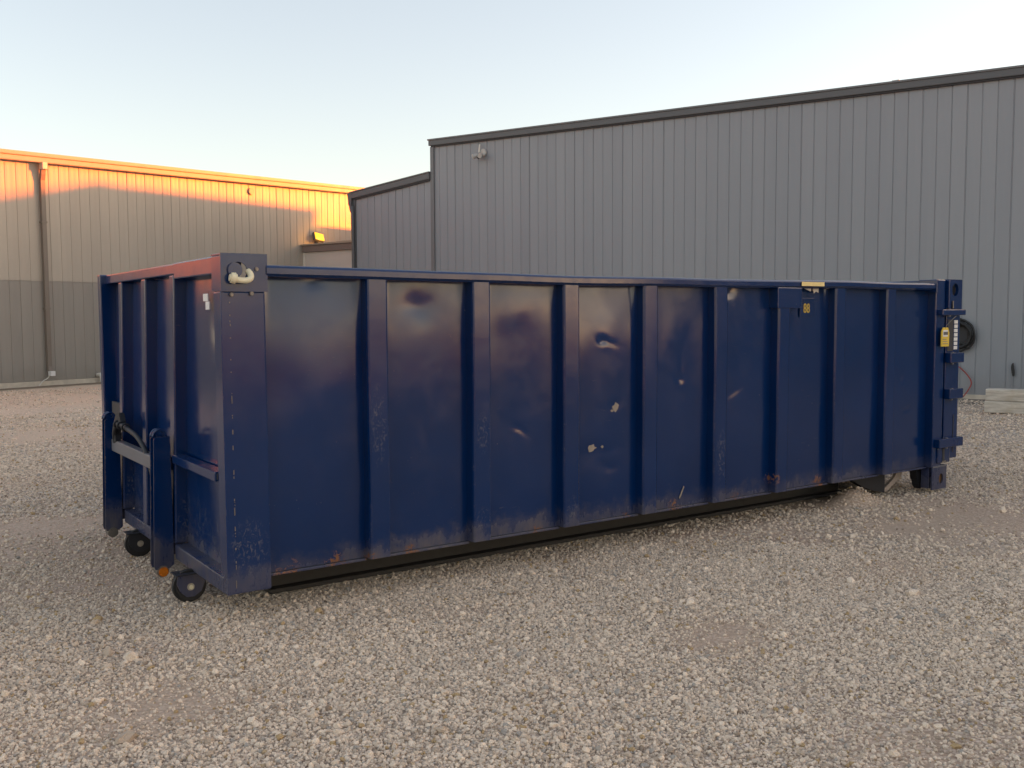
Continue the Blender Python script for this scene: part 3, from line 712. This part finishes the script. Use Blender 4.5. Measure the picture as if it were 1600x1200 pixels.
# casters
def caster(x, y):
    k = empty('caster', (x, y, .0)); k.parent = c
    bm = bmesh.new(); bm_cyl(bm, (0, -.026, .080), (0, .026, .080), .080, n=40, bev=.012); ty = finish(bm, 'tyre', M['rubber'], k)
    cyl('hub', (0, -.034, .080), (0, .034, .080), .022, M['hub'], k, 20, .004)
    cyl('axle_nut', (0, -.042, .080), (0, -.0345, .080), .011, M['cream'] if y < 1 else M['hub'], k, 6)
    for s in (-1, 1):
        extrude_poly('fork', [(-.062, .148), (.075, .148), (.070, .10), (.052, .052), (.015, .030), (-.02, .032), (-.05, .060), (-.066, .10)], 'y', s*.030-.002, s*.030+.002, pm if y < 1 else M['dark_under'], k)
    box('mount_plate', -.075, .085, -.05, .05, .1425, .1475, M['dark_under'], k, .002)
caster(-.020, .535); caster(.010, 1.62)

# rear frame, door edge and hinges
rf = empty('rear_frame'); rf.parent = c
box('rear_post', 5.492, 5.618, .0, .12, .20, 1.652, pm, rf, .008)
box('rear_post', 5.492, 5.618, W-.12, W, .20, 1.652, pm, rf, .008)
for s, yA in ((1, 0), (-1, W)):
    plate_hole('foot_plate', 5.499, 5.694, .028, .199, 5.622, .108, .030, min(yA, yA+s*.012), max(yA, yA+s*.012), pm, rf, .040)
    box('foot_block', 5.505, 5.69, min(yA+s*.03, yA+s*.1), max(yA+s*.03, yA+s*.1), .035, .199, pm, rf, .005)
    cyl('rusty_bore', (5.622, yA+s*.022, .108), (5.622, yA+s*.0295, .108), .05, M['rust'], rf, 20)
box('foot_bracket', 5.50, 5.70, -.004, .05, .200, .212, M['grey_scuffed'], rf, .002)
box('rear_header', 5.495, 5.615, .121, W-.121, 1.56, 1.648, pm, rf, .007)
box('rear_sill', 5.495, 5.615, .121, W-.121, .15, .24, pm, rf, .007)
box('rail_cap', 5.466, 5.491, -.02, .13, 1.55, 1.652, pm, rf, .005)
dr_ = empty('tailgate'); dr_.parent = c
box('door_panel', 5.68, 5.80, .13, W-.06, .22, 1.62, pm, dr_, .006)
box('door_edge', 5.648, 5.842, .006, .129, .255, 1.425, pm, dr_, .008)
box('door_edge_seam', 5.775, 5.782, .003, .0062, .30, .60, M['print'], dr_, .001)
plate_hole('hinge_plate', 5.628, 5.842, 1.425, 1.655, 5.746, 1.575, .043, -.004, .02, pm, dr_, .050)
box('hinge_backing', 5.64, 5.83, .04, .128, 1.43, 1.65, M['print'], dr_, .003)
box('plate_rib', 5.632, 5.645, -.022, -.0045, 1.43, 1.645, pm, dr_, .003)
box('latch_pin', 5.70, 5.712, -.016, -.0045, 1.428, 1.49, M['bare_rim'], dr_, .002)
for x0, x1, z0, z1 in ((5.515, 5.835, 1.378, 1.424), (5.640, 5.828, 1.010, 1.088), (5.640, 5.828, .730, .808), (5.515, 5.845, .355, .425)):
    h = box('hinge', x0, x1, -.045, .004, z0, z1, pm, dr_, .007)
    cyl('hinge_pin', ((x0+x1)/2-.04, -.025, z0-.012), ((x0+x1)/2-.04, -.025, z1+.006), .012, M['grey_scuffed'], h, 12, .003)
box('latch_bracket', 5.55, 5.72, -.012, .004, .232, .352, pm, dr_, .01)
box('latch_slot', 5.610, 5.638, -.0155, -.0125, .25, .345, M['print'], dr_, .002)
box('latch_lip', 5.605, 5.655, -.02, -.0125, .236, .249, M['bare_rim'], dr_, .003)
box('label_backing', 5.665, 5.742, .0015, .0055, 1.10, 1.345, M['print'], dr_, .001)
for i in range(7):
    o = box('label_square', 5.755+.002*(i % 2), 5.803, .0015, .0055, 1.112+i*.0335, 1.139+i*.0335, M['white'], dr_, .0008)
yt = empty('safety_tag', (5.575, -.03, 1.14))
tag(yt, 'yellow warning tag hanging on the container door post', 'tag')
extrude_poly('card', [(-.052, 0), (.052, 0), (.055, .105), (.035, .145), (-.030, .145), (-.052, .115)], 'y', -.003, .003, M['yellow'], yt)
box('white_field', -.034, .030, -.0052, -.0032, .075, .125, M['white'], yt, .0005)
for i in range(3): box('print_line', -.036, .036-.01*i, -.0052, -.0032, .018+i*.017, .024+i*.017, M['peel'], yt, .0005)
for i in range(4): box('print_letter', -.028+i*.015, -.019+i*.015, -.0072, -.0054, .088, .112, M['print'], yt, .0005)
tube('wire', smooth_path([(0, 0, .135), (.01, -.01, .165), (.05, -.025, .205), (.10, -.028, .232)], 5), .003, M['bare_rim'], yt, 6)

# tape, marker number, labels and scraps on the side
box('yellow_tape', 3.88, 4.116, -.0225, -.0195, 1.5785, 1.606, M['pale_yellow'], c, .001)
box('cover_plate', 3.66, 3.905, -.006, .10, 1.43, 1.568, pm, c, .006)
extrude_poly('torn_edge', [(4.0, 1.566), (4.07, 1.566), (4.065, 1.545), (4.04, 1.552)], 'y', .050, .053, M['white'], c)
extrude_poly('torn_edge', [(4.085, 1.566), (4.145, 1.566), (4.145, 1.538), (4.12, 1.548), (4.1, 1.535), (4.088, 1.552)], 'y', .048, .052, M['pvc'], c)
cu = bpy.data.curves.new('number', 'FONT'); cu.body = '88'; cu.size = .088; cu.extrude = .0008; cu.resolution_u = 4; cu.offset = .0015
to = bpy.data.objects.new('number', cu); COL.objects.link(to)
dg = bpy.context.evaluated_depsgraph_get(); tme = bpy.data.meshes.new_from_object(to.evaluated_get(dg)); bpy.data.objects.remove(to)
o = link('number_marking', tme, M['dull_yellow'], c); o.location = (4.0, .0585, 1.402); o.rotation_euler = (R(90), 0, 0); o.scale = (.78, 1, 1)
tag(o, 'yellow number 88 on the side panel')
box('number_backing', 3.965, 4.12, .060, .0635, 1.375, 1.50, pm, c, .001)
def scrap(x, z, w_, h_, seed, mat):
    r = random.Random(seed); n = 11; x -= .028+.0148*(x-.45); ys = P + .42*dent(x, z)
    return extrude_poly('torn_label', [(x+w_*math.cos(2*math.pi*k/n)*r.uniform(.55, 1.05), z+h_*math.sin(2*math.pi*k/n)*r.uniform(.5, 1.1)) for k in range(n)], 'y', ys-.004, ys-.0015, mat, c)
scrap(2.385, .855, .030, .030, 1, M['peel']); scrap(2.355, .835, .016, .008, 4, M['peel']); scrap(2.20, .628, .036, .026, 2, M['peel']); scrap(2.28, .63, .012, .009, 3, M['peel'])
o = extrude_poly('scratch', [(2.845, .255), (2.86, .275), (2.885, .325), (2.88, .332), (2.862, .30), (2.842, .265)], 'y', P-.006, P-.003, M['peel'], c)
box('paper_label', DE-.006, DE-.001, .375, .445, 1.465, 1.50, M['white'], c, .0005)
box('paper_label', DE-.006, DE-.001, .355, .41, 1.425, 1.463, M['white'], c, .0005)
box('notice_sheet', DE-.012, DE-.008, 2.03, 2.30, .50, .72, M['white'], c, .001)
box('notice_box', DE-.03, DE-.008, 2.03, 2.32, .74, .86, M['print'], c, .004)

# ------------------------------------------------------------------ loose gravel (instanced stones)
def gravel_points():
    out = []
    fa = math.radians(90-34.9072)
    def batch(n, r0, r1, med, sig, kmin, kmax, power=1.0, clump=None):
        u = rng.random(n); r = np.sqrt(r0**2 + u*(r1**2-r0**2)) if power == 1 else r0*(r1/r0)**u
        a = fa + (rng.random(n)-.5)*math.radians(82)
        x = CAM.x + r*np.cos(a); y = CAM.y + r*np.sin(a)
        s = np.clip(np.exp(rng.normal(math.log(med), sig, n)), kmin, kmax)
        keep = (-.3394*x + .9406*y < 15.6) & (.9406*x + .3394*y < 14.3) & ~((x > .1) & (x < 5.4) & (y > .55) & (y < 2.44))
        if clump is not None:
            f = np.sin(x*2.1+1.2*np.sin(y*1.7))*np.sin(y*2.6+.9*np.sin(x*1.3)+1) + .5*np.sin(5*x+3*y)*np.sin(4*y-3*x)
            keep &= rng.random(n) < np.clip(clump*(1.75*coarse(x, y) + .25*f + .05), .04, 1)
        out.append(np.stack([x, y, s], 1)[keep])
    batch(310000, 2.3, 6.0, .0039, .36, .0024, .011, clump=.85)
    batch(160000, 6.0, 11, .0060, .30, .004, .014, clump=.75)
    batch(110000, 9.5, 21, .0085, .30, .005, .016, power=0, clump=.7)
    batch(15000, 2.3, 9.0, .0082, .30, .007, .020, clump=.40)
    batch(700, 2.3, 10.0, .0160, .28, .012, .028, clump=.18)
    batch(50, 2.4, 10.0, .022, .20, .018, .034, clump=.10)
    return np.concatenate(out)
gp = gravel_points(); N = len(gp)
gz = ground_height(gp[:, 0], gp[:, 1]) + gp[:, 2]*.38
me = bpy.data.meshes.new('gravel'); me.vertices.add(N)
me.vertices.foreach_set('co', np.stack([gp[:, 0], gp[:, 1], gz], 1).astype(np.float32).ravel())
def attr(name, typ, data, key='value'):
    a = me.attributes.new(name, typ, 'POINT'); a.data.foreach_set(key, np.asarray(data, np.float32).ravel())
attr('size', 'FLOAT_VECTOR', np.stack([gp[:, 2]*rng.uniform(.85, 1.35, N), gp[:, 2]*rng.uniform(.8, 1.15, N), gp[:, 2]*rng.uniform(.7, 1.05, N)], 1), 'vector')
attr('turn', 'FLOAT_VECTOR', np.stack([rng.normal(0, .35, N), rng.normal(0, .35, N), rng.random(N)*6.283], 1), 'vector')
attr('tone', 'FLOAT', np.clip(rng.beta(2.5, .85, N)*.99*np.where(gp[:, 1] < -.3, 1, .9) + .08*(gp[:, 2] > .012) + .03, 0, 1)); attr('hue', 'FLOAT', rng.random(N))  # stones beside and behind the container darkened, shade put into their tone
ai = me.attributes.new('variant', 'INT', 'POINT'); ai.data.foreach_set('value', rng.integers(0, 7, N).astype(np.int32))
go = bpy.data.objects.new('gravel', me); COL.objects.link(go)
tag(go, 'loose crushed gravel stones scattered over the yard', 'gravel', kind='stuff')
ng = bpy.data.node_groups.new('gravel', 'GeometryNodeTree')
ng.interface.new_socket('Geometry', in_out='INPUT', socket_type='NodeSocketGeometry'); ng.interface.new_socket('Geometry', in_out='OUTPUT', socket_type='NodeSocketGeometry')
gn = lambda t: ng.nodes.new(t)
gi, g_o = gn('NodeGroupInput'), gn('NodeGroupOutput'); lk = ng.links.new
join = gn('GeometryNodeJoinGeometry')
for i in range(7):
    ico = gn('GeometryNodeMeshIcoSphere'); ico.inputs['Radius'].default_value = 1; ico.inputs['Subdivisions'].default_value = 2
    sp = gn('GeometryNodeSetPosition'); nzn = gn('ShaderNodeTexNoise'); nzn.noise_dimensions = '4D'
    nzn.inputs['W'].default_value = i*7.3; nzn.inputs['Scale'].default_value = .9; nzn.inputs['Detail'].default_value = 2
    sub = gn('ShaderNodeVectorMath'); sub.operation = 'SUBTRACT'; sub.inputs[1].default_value = (.5, .5, .5); lk(nzn.outputs['Color'], sub.inputs[0])
    scl = gn('ShaderNodeVectorMath'); scl.operation = 'SCALE'; scl.inputs['Scale'].default_value = 1.9; lk(sub.outputs[0], scl.inputs[0])
    lk(ico.outputs[0], sp.inputs[0]); lk(scl.outputs[0], sp.inputs['Offset'])
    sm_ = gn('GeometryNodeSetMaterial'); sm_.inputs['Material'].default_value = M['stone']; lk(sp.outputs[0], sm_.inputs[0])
    g2 = gn('GeometryNodeGeometryToInstance'); lk(sm_.outputs[0], g2.inputs[0]); lk(g2.outputs[0], join.inputs[0])
def named(n, t):
    a = gn('GeometryNodeInputNamedAttribute'); a.data_type = t; a.inputs[0].default_value = n; return a.outputs[0]
iop = gn('GeometryNodeInstanceOnPoints'); lk(gi.outputs[0], iop.inputs['Points']); lk(join.outputs[0], iop.inputs['Instance'])
iop.inputs['Pick Instance'].default_value = True
lk(named('variant', 'INT'), iop.inputs['Instance Index']); lk(named('size', 'FLOAT_VECTOR'), iop.inputs['Scale'])
e2r = gn('FunctionNodeEulerToRotation'); lk(named('turn', 'FLOAT_VECTOR'), e2r.inputs[0]); lk(e2r.outputs[0], iop.inputs['Rotation'])
lk(iop.outputs[0], g_o.inputs[0])
go.modifiers.new('gravel', 'NODES').node_group = ng
